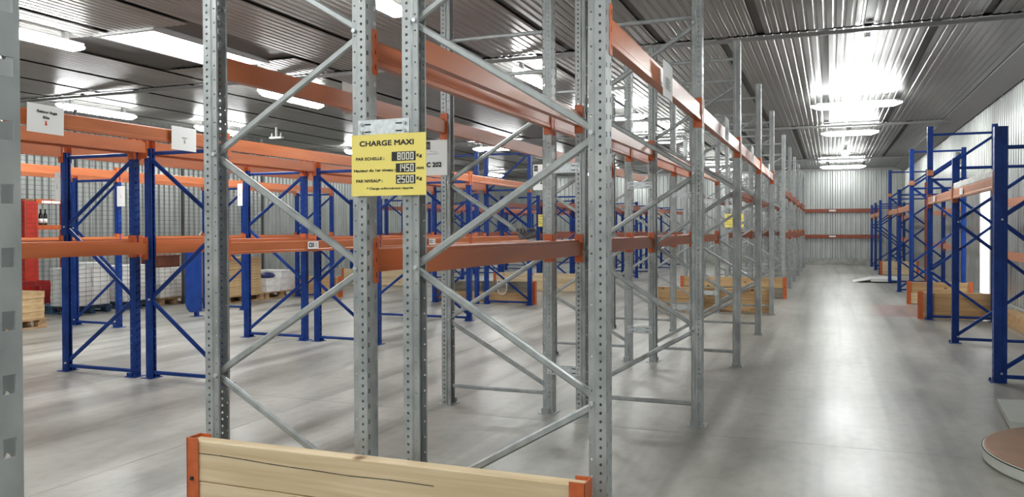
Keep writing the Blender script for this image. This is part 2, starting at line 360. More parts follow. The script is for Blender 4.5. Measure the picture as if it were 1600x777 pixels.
# ------------------------------------------------------------------ pallet racking
def holed(mb, O, U, V, w, h, cu, cv, ru, rv, octo, nrm, th=.0025):
    """sheet O + U*w + V*h of thickness th (inwards, along -nrm) with one hole at (cu,cv)"""
    P = lambda u, v, d=0: tuple(O[i] + U[i] * u + V[i] * v - nrm[i] * d for i in range(3))
    if octo:
        rect = [(w, cv), (w, h), (cu, h), (0, h), (0, cv), (0, 0), (cu, 0), (w, 0)]
        hole = [(cu + ru * math.cos(k * math.pi / 4), cv + rv * math.sin(k * math.pi / 4)) for k in range(8)]
    else:
        rect = [(w, h), (0, h), (0, 0), (w, 0)]; hole = [(cu + ru, cv + rv), (cu - ru, cv + rv), (cu - ru, cv - rv), (cu + ru, cv - rv)]
    n = len(rect); ring = [P(*q) for q in rect] + [P(*q) for q in hole] + [P(*q, th) for q in hole] + [P(*q, th) for q in rect]
    mb.add(ring, [(r * n + i, r * n + (i + 1) % n, (r + 1) * n + (i + 1) % n, (r + 1) * n + i) for r in range(3) for i in range(n)])
def post_mesh(h, mat, style):
    """perforated omega upright: slotted face in the plane x=0 (outside +x), body towards -x"""
    g = style == 'grey'; W = .05 if g else .031; D1 = .047 if g else .050; D2 = .080 if g else .084; J = .008 if g else .005
    if style == 'wide': W, D1, D2 = .045, .070, .115
    mb = MB(); cell = .0375; n = int(h / cell); n -= n % 2; hh = n * cell
    r1 = .0070 if g else .0046
    for k in range(n):
        z = k * cell
        for s in (-1, 1):
            holed(mb, (0, s * W, z), (-1, 0, 0), (0, 0, 1), D1, cell, D1 * .53, cell / 2, r1, r1, True, (0, s, 0))
    for s in (-1, 1):
        mb.add([(-D1, s * W, 0), (-D1 - .006, s * (W - J), 0), (-D1 - .006, s * (W - J), hh), (-D1, s * W, hh)], [(0, 1, 2, 3)])
        mb.box(-D2, min(s * (W - J), s * (W - J - .012)), 0, -D2 + .0025, max(s * (W - J), s * (W - J - .012)), hh)
    for k in range(n // 2):
        z = k * cell * 2
        for s in (-1, 1):
            holed(mb, (-D1 - .006, s * (W - J), z), (-1, 0, 0), (0, 0, 1), D2 - D1 - .006, cell * 2, .014, cell, .0050, .0050, True, (0, s, 0))
            if g: holed(mb, (0, 0, z), (0, s, 0), (0, 0, 1), W, cell * 2, .033, cell * (1.0 if s > 0 else .8), .0085, .0115, False, (1, 0, 0))
            else: holed(mb, (0, 0, z), (0, s, 0), (0, 0, 1), W, cell * 2, .016, cell * (1.0 if s > 0 else .7), .006, .011, False, (1, 0, 0))
    return mb.mesh('post', mat, fix=False)
def brace_mesh(x0, z0, x1, z1, mat, w, d):
    return MB().bar((x0, 0, z0), (x1, 0, z1), w, d).mesh('brace', mat)
def foot_mesh(mat):
    mb = MB().box(-.11, -.085, 0, .03, .075, .006)
    mb.box(-.085, -.075, .006, -.02, -.055, .045).cyl((.012, -.066, .006), (.012, -.066, .03), .010, n=6)
    return mb.mesh('foot_plate', mat)
def frame(label, xl, xr, y, h, mat, nodes, hors, bolts=False, kind='upright_frame', postmat=None, group=None, wide=False):
    """upright frame across the row: two posts, zigzag braces through nodes [(side,z)], level struts"""
    style = 'grey' if mat == 'galv' else 'blue'
    cx = (xl + xr) / 2; half = (xr - xl) / 2
    t = thing(kind, label, 'rack frame', (cx, y, 0), 0, group)
    pm = cached(('post', h, postmat or mat, wide), lambda: post_mesh(h, postmat or mat, 'wide' if wide else style))
    put('post', pm, t, (-half, 0, .006), (0, 0, math.pi)); put('post', pm, t, (half, 0, .006))
    fm = cached(('foot', mat), lambda: foot_mesh(mat))
    put('foot_plate', fm, t, (-half, 0, 0), (0, 0, math.pi)); put('foot_plate', fm, t, (half, 0, 0))
    xi = half - .062; w, d = (.036, .026) if style == 'grey' else (.042, .028)
    X = lambda s: xi * s
    for (s0, z0), (s1, z1) in zip(nodes, nodes[1:]):
        e = .018 if z1 > z0 else -.018
        key = ('br', s0, z0, s1, z1, round(xi, 3), mat)
        put('brace', cached(key, lambda: brace_mesh(X(s0), z0 + e, X(s1), z1 - e, mat, w, d)), t)
    for z in hors: put('strut', cached(('st', z, round(xi, 3), mat), lambda: brace_mesh(-xi, z, xi, z, mat, w * .9, d)), t)
    if bolts:
        bm_ = cached(('bolt',), lambda: MB().cyl((0, -.058, 0), (0, -.044, 0), .011, n=6).mesh('bolt', 'plate'))
        for s, z in nodes[:6]: put('bolt', bm_, t, (s * (half - .066), 0, z))
    return t
def beam_mesh(ln, mat):
    pr = [(.025, -.060), (.025, -.036), (.0215, -.031), (.0215, .052), (.018, .060), (-.004, .060), (-.004, .044), (-.025, .044), (-.025, -.060)]
    return MB().prism(pr, lambda u, v, t: (u, t, v), -ln / 2, ln / 2).mesh('bar', mat)
def conn_mesh(mat):
    """end connector at the +y end of a beam: plate across the beam end and a hooked plate lying on the slotted face"""
    mb = MB().box(-.036, -.006, -.115, .0305, 0, .110)
    zz = [-.115, -.100, -.085, -.055, -.045, -.030, .000, .010, .025, .055, .065, .110]; out = [.036, .043, .043, .036, .036, .043, .043, .036, .036, .043, .043, .037]
    for (z0, z1), (a, b) in zip(zip(zz, zz[1:]), zip(out, out[1:])):
        mb.prism([(0, z0), (a, z0), (b, z1), (0, z1)], lambda u, v, t: (t, u, v), .0275, .0305)
    return mb.mesh('connector', mat)
def slot_mesh():
    mb = MB()
    for z in (-.075, .0, .075): mb.box(.0304, .012, z - .012, .0311, .019, z + .012)
    return mb.mesh('slot', 'rubber')
def beam(label, xface, side, y0, y1, ztop, mat='orange', clip='clip', group=None, near=False):
    """beam along the row between the posts at y0 and y1, outer face flush with the slotted face at xface (side +1: faces +x)"""
    ln = (y1 - y0) - .104 - .012
    t = thing('load_beam', label, 'rack beam', (xface - side * .0275, (y0 + y1) / 2, ztop - .06), 0, group)
    b = put('bar', cached(('bar', round(ln, 3), mat), lambda: beam_mesh(ln, mat)), t)
    if side < 0: b.rotation_euler.z = math.pi
    cm = cached(('conn', clip, 1), lambda: conn_mesh(clip)); cm2 = cached(('conn', clip, 2), lambda: mirror_mesh(cm))
    for e in (1, -1):
        me = cm if e * side > 0 else cm2
        c = put('connector', me, t, (0, e * (ln / 2 + .006), 0), (0, 0, 0 if side > 0 else math.pi))
        if near: put('slot', cached(('slot', e * side), lambda: slot_mesh() if e * side > 0 else mirror_mesh(slot_mesh())), c)
    return t
def mirror_mesh(me):
    m2 = me.copy(); bm = bmesh.new(); bm.from_mesh(m2); bmesh.ops.scale(bm, vec=(1, -1, 1), verts=bm.verts); bmesh.ops.reverse_faces(bm, faces=bm.faces[:]); bm.to_mesh(m2); bm.free(); return m2

def spacer(label, x0, x1, y, z):
    t = thing('row_spacer', label, 'spacer', ((x0 + x1) / 2, y, z)); w = (x1 - x0) / 2
    put('plate', cached(('sp', round(w, 3)), lambda: MB().box(-w, -.003, -.037, w, .003, .037).box(-w, -.003, .037, w, .003, .040).mesh('plate', 'plate')), t)
    sl = cached(('spslot',), lambda: MB().box(-.017, -.0038, -.0035, .017, -.0028, .0035).mesh('slot', 'rubber'))
    bo = cached(('spbolt',), lambda: MB().cyl((0, -.012, 0), (0, -.003, 0), .009, n=6).mesh('bolt', 'galv'))
    for sx in (-1, 1):
        for sz in (-1, 1):
            put('slot', sl, t, (sx * (w - .055), 0, sz * .018)); put('bolt', bo, t, (sx * (w - .022), 0, sz * .018))

# --- grey double row
GA, GB = (-3.09, -2.095), (-1.895, -.90)
GH = 3.57
nodA = [(1, .20), (-1, .73), (1, 1.31), (-1, 1.90), (1, 2.47)]
nodB = [(-1, .20), (1, .74), (-1, 1.32), (1, 1.92), (-1, 2.49), (1, 3.06)]
horA, horB = [.16, 2.79, 3.11], [.16, 3.11, 3.34]
G1 = [3.445 + 2.81 * k for k in range(5)]
G2 = [18.5 + 2.88 * k for k in range(6)]
for blk, ys_, word in ((1, G1, 'near'), (2, G2, 'far')):
    for k, y in enumerate(ys_):
        near = blk == 1 and k < 2
        o = 'nearest the camera' if k == 0 else ORD[k] + ' from the camera'
        frame(f'perforated galvanised grey frame, {o}, left line of {word} grey rack', *GA, y, GH, 'galv', nodA + ([(-1, 3.03)] if k == 0 else []), [.16, 3.11] if k == 0 else horA, near, group='grey rack frames')
        frame(f'perforated galvanised grey frame, {o}, right line of {word} grey rack', *GB, y, GH, 'galv', nodB, horB, near, group='grey rack frames')
        for z, w2 in ((1.99, 'upper'), (.36, 'lower')):
            spacer(f'{w2} galvanised plate tying both lines at the {ORD[k]} frame pair, {word} grey rack', -2.135, -1.855, y - .0535, z)
    for k in range(len(ys_) - 1):
        y0, y1 = ys_[k], ys_[k + 1]; zt = 2.44 if blk == 1 else 2.34
        n = blk == 1 and k == 0
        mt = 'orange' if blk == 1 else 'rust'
        nm = f'{ORD[k]} bay, {word} grey rack'
        beam(f'orange upper beam, passage side of the left line, {nm}', GA[0], -1, y0, y1, zt, mt, group='orange rack beams', near=n)
        beam(f'orange upper beam, inner side of the left line, {nm}', GA[1], 1, y0, y1, zt, mt, group='orange rack beams', near=n)
        beam(f'orange upper beam, inner side of the right line, {nm}', GB[0], -1, y0, y1, zt, mt, group='orange rack beams', near=n)
        beam(f'orange upper beam, aisle side of the right line, {nm}', GB[1], 1, y0, y1, zt, mt, group='orange rack beams', near=n)
        beam(f'orange waist-high beam, inner side of the left line, {nm}', GA[1], 1, y0, y1, 1.41, mt, group='orange rack beams', near=n)
        beam(f'orange waist-high beam, inner side of the right line, {nm}', GB[0], -1, y0, y1, 1.41, mt, group='orange rack beams', near=n)
        if blk == 2: beam(f'orange waist-high beam, aisle side of the right line, {nm}', GB[1], 1, y0, y1, 1.41, mt, group='orange rack beams')
# the frame beside the camera, across the front passage
frame('grey slotted frame close beside the camera, filling the left edge of the picture', GB[0], GB[1], .635, GH, 'galv', nodB, horB, True)

# --- blue rows
BH, BT = 2.39, 3.12
nS1 = [(-1, .09), (1, .80), (-1, 1.54), (1, 2.24)]; nS2 = [(1, .09), (-1, .80), (1, 1.54), (-1, 2.24)]
hS = [.055, 2.28]; hT = [.055, 2.28, 3.0]
def blue_row(where, lines, ysl, tall, word, beams, mt, clip):
    for k, y in enumerate(ysl):
        for li, (xa, xb, ln_name) in enumerate(lines):
            h = BT if k in tall else BH
            nn = (nS1 if li % 2 == 0 else nS2); nn = nn + ([(-nn[-1][0], 3.0)] if k in tall else [])
            frame(f"{'tall' if k in tall else 'short'} blue frame, {ORD[k]} from the camera, {ln_name}, {word} {where}", xa, xb, y, h, 'blue', nn, hT if k in tall else hS, k < 2 and word == 'near', group='blue rack frames')
    for (xf, side, z, nm, k0) in beams:
        for k in range(k0, len(ysl) - 1):
            beam(f'{"orange" if mt == "orange" else "dull red" if mt == "rust" else "faded orange"} beam, {nm}, {ORD[k]} bay, {word} {where}', xf, side, ysl[k], ysl[k + 1], z, mt, clip, 'orange rack beams')
BL = [(-7.64, -6.60, 'left line'), (-6.47, -5.46, 'right line')]
B1 = [3.42 + 2.88 * k for k in range(5)]; B2 = [18.65 + 2.88 * k for k in range(6)]
bb = [(-7.64, -1, 2.40, 'upper level, left side of left line', 0), (-6.60, 1, 2.40, 'upper level, inner side of left line', 0), (-6.47, -1, 2.40, 'upper level, inner side of right line', 0), (-5.46, 1, 2.40, 'upper level, right side of right line', 0),
      (-7.64, -1, 1.40, 'waist level, left side of left line', 0), (-6.60, 1, 1.40, 'waist level, inner side of left line', 0), (-6.47, -1, 1.38, 'waist level, inner side of right line', 0), (-5.46, 1, 1.38, 'waist level, right side of right line', 1)]
blue_row('middle blue rack', BL, B1, (4,), 'near', bb, 'orange', 'clip')
bb2 = [(a, b, 2.18 if z > 2 else 1.38, n, 0) for a, b, z, n, _ in bb]
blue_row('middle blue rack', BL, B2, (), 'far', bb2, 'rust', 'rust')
RA = [(-11.20, -10.20, 'single line')]
A1 = [6.52 + 2.88 * k for k in range(4)]; A2 = [19.1 + 2.88 * k for k in range(6)]
ba = [(-11.20, -1, 2.44, 'upper level, fence side', 0), (-10.20, 1, 2.42, 'upper level, floor side', 0), (-11.20, -1, 1.40, 'waist level, fence side', 0), (-10.20, 1, 1.40, 'waist level, floor side', 0)]
blue_row('fence-side blue rack', RA, A1, (), 'near', ba, 'orange', 'clip')
RA2 = [(-12.30, -11.30, 'left line'), (-11.20, -10.20, 'right line')]
ba2 = [(-12.30, -1, 2.2, 'upper level, left side', 0), (-10.20, 1, 2.2, 'upper level, right side', 0), (-12.30, -1, 1.4, 'waist level, left side', 0), (-10.20, 1, 1.4, 'waist level, right side', 0)]
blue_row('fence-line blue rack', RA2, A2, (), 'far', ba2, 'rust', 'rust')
# --- blue row along the right wall
RX = (1.48, 2.48)
nRs = [(-1, .09), (1, .80), (-1, 1.58), (1, 2.26)]; nRt = [(1, .09), (-1, .80), (1, 1.55), (-1, 2.32), (1, 2.98)]
def right_block(word, spec, zf, rear=(1.93, 1.15)):
    for k, (y, h) in enumerate(spec):
        tall = h > 2.8
        frame(f"{'tall' if tall else 'short'} blue frame, {ORD[k]} from the camera, {word} block of the rack by right wall", RX[0], RX[1], y, h, 'blue', nRt if tall else nRs, [.055, 2.29, 3.02] if tall else [.055, 2.28], word == 'near', group='blue rack frames', wide=(word == 'near' and k == 0))
    for k in range(len(spec) - 1):
        y0, y1 = spec[k][0], spec[k + 1][0]
        beam(f'faded orange beam facing the aisle, {ORD[k]} bay, {word} block by the right wall', RX[0], -1, y0, y1, zf, 'salmon', 'rust', 'orange rack beams')
        for z, w in zip(rear, ('upper', 'lower')):
            beam(f'faded orange {w} beam on the wall side, {ORD[k]} bay, {word} block by right wall', RX[1], 1, y0, y1, z, 'salmon', 'rust', 'orange rack beams')
right_block('near', [(9.03, 2.50), (11.90, 2.42), (14.80, 3.17)], 2.00)
right_block('middle', [(17.98, 3.12), (21.02, 2.42), (24.3, 3.10)], 1.97)
right_block('far', [(28.7, 2.42), (31.6, 2.42), (34.5, 2.42)], 2.02)
def clip_band(x, y, z, label):
    tag(put('clip_band', MB().box(x - .003, y - .055, z - .045, x + .085, y - .050, z + .045).box(x - .006, y - .055, z - .045, x - .003, y + .03, z + .045).mesh('clip_band', 'salmon'), None), label, 'clip')
clip_band(RX[0], 14.80, 2.40, 'spare orange beam clip wrapped round the tall blue post nearest by right wall')
clip_band(RX[0], 17.98, 2.40, 'spare orange beam clip wrapped round the second tall blue post by right wall')
clip_band(RX[0], 24.30, 2.40, 'spare orange beam clip wrapped round the farthest tall blue post by right wall')
t = thing('rust_upright', 'rust brown painted upright standing behind the second tall blue frame', 'post', (2.33, 23.9, 0))
put('post', post_mesh(2.72, 'rust', 'blue'), t, (0, 0, .006), (0, 0, math.pi)); put('foot_plate', foot_mesh('rust'), t, (0, 0, 0), (0, 0, math.pi))

# beams on the back wall
for z, w in ((2.30, 'upper'), (1.22, 'lower')):
    t = thing('wall_beam', f'{w} dull red beam across the back wall at the end of the aisle', 'rack beam', (.30, 36.42, z - .06))
    put('bar', MB().prism([(.025, -.075), (.025, .075), (-.025, .075), (-.025, -.075)], lambda u, v, k: (k, -u, v), -1.62, 1.62).mesh('bar', 'rust', bevel=.004), t)
    put('label_plate', MB().box(-.13 - .2, -.031, -.03, .13 - .2, -.0255, .04).mesh('label_plate', 'white'), t)
    for s in (-1, 1): put('bracket', MB().box(s * 1.62 - .03, -.03, -.10, s * 1.62 + .03, .10, .10).mesh('bracket', 'rust'), t)

# ------------------------------------------------------------------ end-of-row timber guards
def guard(label, x0, x1, y, h, posts=(True, True), mats=('wood', 'wood'), th=.075, group='timber rack-end guards'):
    t = thing('timber_guard', label, 'rack guard', ((x0 + x1) / 2, y, 0), 0, group)
    n = len(mats); hh = (h - .012) / n; ln = x1 - x0
    for i, m in enumerate(mats):
        mb = MB(); seg = 14; a = -ln / 2 + .012; b = ln / 2 - .012
        for k in range(seg):
            pass
        z0 = .012 + i * hh + .0015; z1 = .012 + (i + 1) * hh - .0015
        mb.box(a, -th / 2 + random.uniform(-.003, .003), 0, b, th / 2, z1 - z0)
        put('plank', mb.mesh('plank', m, bevel=.004), t, (0, 0, z0))
    for s, on in zip((-1, 1), posts):
        if not on: continue
        X = s * ln / 2; w = .07; q = th / 2 + .006
        me = MB().box(X - .003, -q - .006, 0, X + .003, q + .006, h + .012)
        me.box(min(X, X - s * w), -q - .006, 0, max(X, X - s * w), -q, h + .012).box(min(X, X - s * w), q, 0, max(X, X - s * w), q + .006, h + .012)
        me.box(min(X + s * .0, X - s * w), -q - .035, 0, max(X, X - s * w), q + .035, .008)
        po = put('end_channel', me.mesh('end_channel', 'clip'), t)
        if h > .41 and ln > 1.5: put('bolt', MB().cyl((X - s * .035, -q - .016, h * .55), (X - s * .035, -q - .006, h * .55), .010, n=6).mesh('bolt', 'rubber'), po)
    return t
g0 = guard('big pale two-plank timber guard between orange channels in the foreground', -3.055, -.945, 3.27, .43)
# the long shake that runs through the upper plank
ck = MB(); px = [(-1.04, .365), (-.85, .366), (-.70, .362), (-.55, .356), (-.42, .353), (-.30, .352), (-.10, .347), (.12, .352), (.35, .349)]
for (xa, za), (xb, zb) in zip(px, px[1:]):
    ck.add([(xa, -.0412, za - .0022), (xb, -.0412, zb - .0016), (xb, -.0412, zb + .0012), (xa, -.0412, za + .0016), (xa, -.0385, za - .0022), (xb, -.0385, zb - .0016), (xb, -.0385, zb + .0012), (xa, -.0385, za + .0016)], [(0, 1, 2, 3), (0, 4, 5, 1), (3, 2, 6, 7)])
put('split', ck.mesh('split', 'rubber'), g0, (0, 0, 0))
guard('pale two-plank timber guard lying behind the last frames of the near grey rack', -2.95, -.96, 14.83, .44, (False, False), ('wood2', 'wood2'))
guard('timber guard with orange end channels in front of the far grey rack', -3.10, -.86, 18.2, .44, (True, True), ('plankgrey', 'wood2'))
guard('timber guard with weathered grey top plank at the end of the near middle blue rack', -7.65, -5.44, 15.12, .45, (True, True), ('wood2', 'plankgrey'))
guard('long pale timber guard beside orange channel before the far middle blue rack', -7.72, -5.2, 18.42, .44, (True, False), ('wood', 'wood'))
guard('brown timber guard with orange channel at the end of the fence-side blue rack', -11.3, -10.12, 15.35, .45, (True, True), ('wood2', 'wood2'))
guard('pale timber guard before the far blue rack in line with the fence', -12.40, -9.9, 18.85, .44, (True, True), ('wood', 'wood'))
guard('stained timber guard with orange channel behind the first tall blue frame by right wall', 1.36, 2.50, 14.92, .44, (True, False), ('wood2', 'wood2'))
guard('pale timber guard between orange channels before the middle block by right wall', 1.42, 2.56, 17.72, .44, (True, True), ('wood', 'wood2'))
guard('timber guard behind the white floor scale before the far block by right wall', 1.50, 2.62, 28.5, .44, (True, True), ('wood', 'wood'))
tag(put('timber_sleeper', MB().box(2.53, 11.2, 0, 2.70, 14.6, .22).mesh('timber_sleeper', 'wood2', bevel=.006)), 'long low timber sleeper on the floor along the right wall', 'timber')

# white strap looped over the grey plank
mb = MB(); pts = []
for k in range(13):
    a = math.pi * k / 12; pts.append((-.14 + .0 + .10 * math.cos(a), -.05, .18 - .15 * math.sin(a)))
pts = [(-.06, .06, .318), (-.045, -.06, .318)] + [(x, -.062, z) for x, y, z in pts] + [(-.24, -.06, .318), (-.235, .06, .318)]
tag(put('strap_loop', mb.tube([(x, y, z + .15) for x, y, z in pts], .010, 6).mesh('strap_loop', 'strap', smooth=True), None, (-6.0, 15.12, 0)), 'white strap looped over the weathered grey guard plank', 'strap')

# ------------------------------------------------------------------ lettering
def text_mesh(s, w, h, mat, bold=.0):
    """text scaled to width w and cap height h, lying in XZ facing -Y, lower left at the origin"""
    cu = bpy.data.curves.new('t', 'FONT'); cu.body = s; cu.size = 1; cu.extrude = .0; cu.resolution_u = 3
    o = bpy.data.objects.new('t', cu); COL.objects.link(o)
    bpy.context.view_layer.update(); dg = bpy.context.evaluated_depsgraph_get()
    me = bpy.data.meshes.new_from_object(o.evaluated_get(dg)); bpy.data.objects.remove(o); bpy.data.curves.remove(cu)
    x0 = min(v.co.x for v in me.vertices); x1 = max(v.co.x for v in me.vertices); cap = .70
    for v in me.vertices:
        x, y = v.co.x, v.co.y; v.co = ((x - x0) / (x1 - x0) * w, 0, y / cap * h)
    if bold:
        bm = bmesh.new(); bm.from_mesh(me); src = bm.faces[:] + bm.edges[:] + bm.verts[:]; d = h * bold
        for i, (dx, dz) in enumerate(((d, 0), (0, d), (d, d))):
            g = bmesh.ops.duplicate(bm, geom=src)['geom']
            bmesh.ops.translate(bm, vec=(dx, -.00004 * (i + 1), dz), verts=[e for e in g if isinstance(e, bmesh.types.BMVert)])
        bm.to_mesh(me); bm.free()
    me.materials.clear(); me.materials.append(M[mat]); me.name = 'lettering'; return me
def letter(parent, s, x, z, w, h, y, mat='black', bold=.0, name='lettering'):
    return put(name, cached(('txt', s, round(w, 4), round(h, 4), mat, bold), lambda: text_mesh(s, w, h, mat, bold)), parent, (x, y, z))
SEG = {'0': 'abcdef', '1': 'bc', '2': 'abged', '4': 'fgbc', '5': 'afgcd', '8': 'abcdefg'}
def digits_mesh(s, w, h):
    mb = MB(); n = len(s); dw = w / n
    for i, ch in enumerate(s):
        x0 = i * dw + dw * .14; x1 = (i + 1) * dw - dw * .10; z0, z1 = h * .10, h * .90; zm = (z0 + z1) / 2; q = h * .11
        bars = {'a': (x0, z1 - q, x1, z1), 'd': (x0, z0, x1, z0 + q), 'g': (x0, zm - q / 2, x1, zm + q / 2), 'f': (x0, zm, x0 + q, z1), 'b': (x1 - q, zm, x1, z1), 'e': (x0, z0, x0 + q, zm), 'c': (x1 - q, z0, x1, zm)}
        for c in SEG[ch]:
            a, b, cc, d = bars[c]; mb.box(a, -.0009, b, cc, -.0003, d)
    return mb.mesh('digits', 'digit')
def load_sign(label, x, y, z, w=.405, h=.295, tilt=0):
    t = thing('load_sign', label, 'sign', (x, y, z), 0, 'yellow load signs'); t.rotation_euler = (0, tilt, 0)
    put('board', cached(('sb', w, h), lambda: MB().box(0, -.003, 0, w, 0, h).mesh('board', 'yellow')), t)
    fx = lambda px: (px - 97) / 506 * w; fz = lambda py: (1 - (py - 125) / 422) * h
    Y = -.0036; H = lambda px: px / 422 * h
    def ln(s, a, b, py, cap, bold=0.0): letter(t, s, fx(a), fz(py), fx(b) - fx(a), H(cap), Y, 'black', bold)
    ln('CHARGE MAXI', 153, 520, 205, 34, .11)
    ln('PAR ECHELLE :', 127, 322, 302, 19, .12); ln('Hauteur du 1er niveau :', 112, 398, 382, 18, .12); ln('PAR NIVEAU* :', 128, 310, 455, 19, .12)
    ln('Kg', 541, 575, 290, 20, .12); ln('mm', 541, 587, 374, 20, .12); ln('Kg', 541, 575, 444, 20, .12)
    ln('* Charge uniformément répartie', 203, 517, 505, 15, .09)
    for s, a, b, c, d, dx in (('8000', 375, 535, 250, 312, .22), ('1450', 403, 533, 330, 391, .08), ('2500', 404, 533, 408, 468, .04)):
        bw, bh = fx(b) - fx(a), H(d - c)
        bd = put('display', cached(('disp', s, w), lambda: MB().box(0, -.0012, 0, bw, 0, bh).mesh('display', 'black')), t, (fx(a), -.003, fz(d)))
        put('digits', cached(('dig', s, w), lambda: digits_mesh(s, bw * (.94 - dx), bh)), bd, (bw * dx, -.0012, 0))
load_sign('large yellow load limit sign on the front posts of the grey rack', -2.166, 3.382, 1.663)
load_sign('small distant yellow load limit sign on the far middle blue rack', -6.62, 18.585, 1.565)
load_sign('small distant yellow load limit sign on the front posts of the far grey rack', -2.17, 18.43, 1.53)

def sheet(name, label, loc, rot, w, h, cat='paper sign', group=None):
    """thin sheet in local XZ facing -Y, slightly bowed"""
    t = thing(name, label, cat, loc, 0, group); t.rotation_euler = rot
    mb = MB(); n = 6; vs = []
    for k in range(n + 1):
        u = k / n; b = .004 * math.sin(math.pi * u)
        vs += [(w * u, -b, 0), (w * u, -b, h), (w * u, -b + .0008, 0), (w * u, -b + .0008, h)]
    fs = []
    for k in range(n):
        a = 4 * k; fs += [(a, a + 4, a + 5, a + 1), (a + 2, a + 3, a + 7, a + 6), (a + 1, a + 5, a + 7, a + 3), (a, a + 2, a + 6, a + 4)]
    fs += [(0, 1, 3, 2), (4 * n, 4 * n + 2, 4 * n + 3, 4 * n + 1)]
    put('page', mb.add(vs, fs).mesh('page', 'white'), t); return t
def arrow_mesh(mat):
    mb = MB(); mb.prism([(-.006, .014), (-.006, .036), (.006, .036), (.006, .014), (.014, .014), (0, 0), (-.014, .014)], lambda u, v, t: (u, t, v), -.0004, 0); return mb.mesh('arrow', mat)
def marks(t, rows, w, y=-.0065, mat='grey_ink'):
    """rows of short grey strokes where the print is too small to read"""
    mb = MB()
    for (x, z, ln, hh) in rows:
        mb.box(x, y, z, x + ln, y + .0006, z + hh)
    o = put('small_print', mb.mesh('small_print', mat), t); o['kind'] = 'stuff'
RX90 = (0, 0, R(90))     # sheet facing +X, its width along +Y
t = sheet('paper_sign', 'white paper sign with two text lines and a red arrow on blue-rack beam', (-5.440, 4.19, 2.228), (0, R(1.2), R(90)), .305, .212)
letter(t, 'Retour linge', .075, .150, .165, .017, -.0066, 'black', .14); letter(t, 'Elis', .125, .108, .05, .017, -.0066, 'black', .14)
put('arrow', arrow_mesh('red_ink'), t, (.150, -.0062, .056))
t = sheet('paper_sign', 'white paper sign with a faint grey arrow on the nearest blue-rack beam', (-5.440, 5.58, 2.222), (0, R(.6), R(90)), .30, .21)
put('arrow', arrow_mesh('grey_ink'), t, (.150, -.0062, .062)); marks(t, [(.115, .112, .07, .006), (.125, .105, .04, .004)], .3)
for i, (y, z, nm) in enumerate([(4.54, 2.25, 'nearest'), (7.42, 2.30, 'second'), (10.05, 2.29, 'third'), (12.95, 2.29, 'fourth')]):
    t = sheet('paper_sign', f'white paper sheet on aisle-side upper beam of grey rack, {nm} to camera', (-.872, y, z), (0, 0, R(90)), .29, .205)
    marks(t, [(.05, .11 - .012 * k, .12 + .03 * (k % 2), .004) for k in range(6)], .29)
t = sheet('paper_sign', 'white paper sheet half hidden behind the second grey post on the passage-side beam', (-3.118, 5.05, 2.31), (0, 0, R(-90)), .30, .21)
t = sheet('paper_sign', 'white rack label reading C 202 with dark logo square on the second left-line frame', (-3.232, 6.175, 1.962), (0, 0, 0), .215, .30)
def rack_label(t, txt, w):
    mb = MB().box(.012, -.0068, .222, .058, -.0060, .288); lg = put('logo', mb.mesh('logo', 'black'), t)
    put('logo_mark', MB().box(.018, -.0074, .262, .050, -.0069, .268).box(.020, -.0074, .246, .036, -.0069, .256).box(.040, -.0074, .240, .052, -.0069, .254).box(.022, -.0074, .230, .046, -.0069, .234).mesh('logo_mark', 'grey_ink'), lg)
    marks(t, [(.05, .205, .03, .003), (.03, .180, .11, .003), (.09, .196, .03, .003)], .2)
    letter(t, txt, .022, .070, w, .038, -.0066, 'black', .12)
rack_label(t, 'C 202', .14)
t = sheet('paper_sign', 'white rack label half hidden behind a grey post of the third left-line frame', (-3.262, 8.985, 1.962), (0, 0, 0), .215, .30)
rack_label(t, 'C 2', .09)
for i, (x, y, z, w, h, nm) in enumerate([(-7.705, 6.252, 1.81, .075, .31, 'on the nearest blue post pair of the left line'), (-10.206, 9.352, 1.87, .16, .31, 'on the fence-side blue post beyond the crossed braces'), (-7.72, 9.132, 1.84, .085, .31, 'on the second blue frame of the left line'), (-10.206, 12.232, 1.88, .12, .30, 'on the fence-side rack behind the second blue frame')]):
    t = sheet('post_label', f'narrow white upright label {nm}', (x, y, z), (0, 0, 0), w, h, 'label')
    marks(t, [(w * .45, .14, .004, .05), (w * .55, .13, .004, .03)], w)
def beam_label(label, x, y, z, rz, w, h, txt=None):
    t = thing('beam_label', label, 'label', (x, y, z), rz); put('sticker', MB().box(0, -.001, 0, w, 0, h).mesh('sticker', 'white'), t)
    if txt: letter(t, txt, w * .10, h * .25, w * .45, h * .5, -.0016, 'black', .14)
    mb = MB()
    for k in range(3): mb.box(w * .64, -.0017, h * (.25 + .2 * k), w * .92, -.0012, h * (.32 + .2 * k))
    o = put('small_print', mb.mesh('small_print', 'grey_ink'), t); o['kind'] = 'stuff'
beam_label('white beam label reading C33 on the waist-high blue-rack beam', -5.4535, 7.60, 1.285, R(90), .205, .085, 'C33')
beam_label('white beam label reading C on the farther waist-high blue-rack beam', -5.4535, 10.55, 1.28, R(90), .205, .085, 'C')
for i, (y, nm) in enumerate([(11.2, 'nearer'), (13.9, 'farther')]):
    beam_label(f'{nm} small white label on the faded orange aisle beam by right wall', 1.4735, y, 1.905, R(-90), .26, .075)

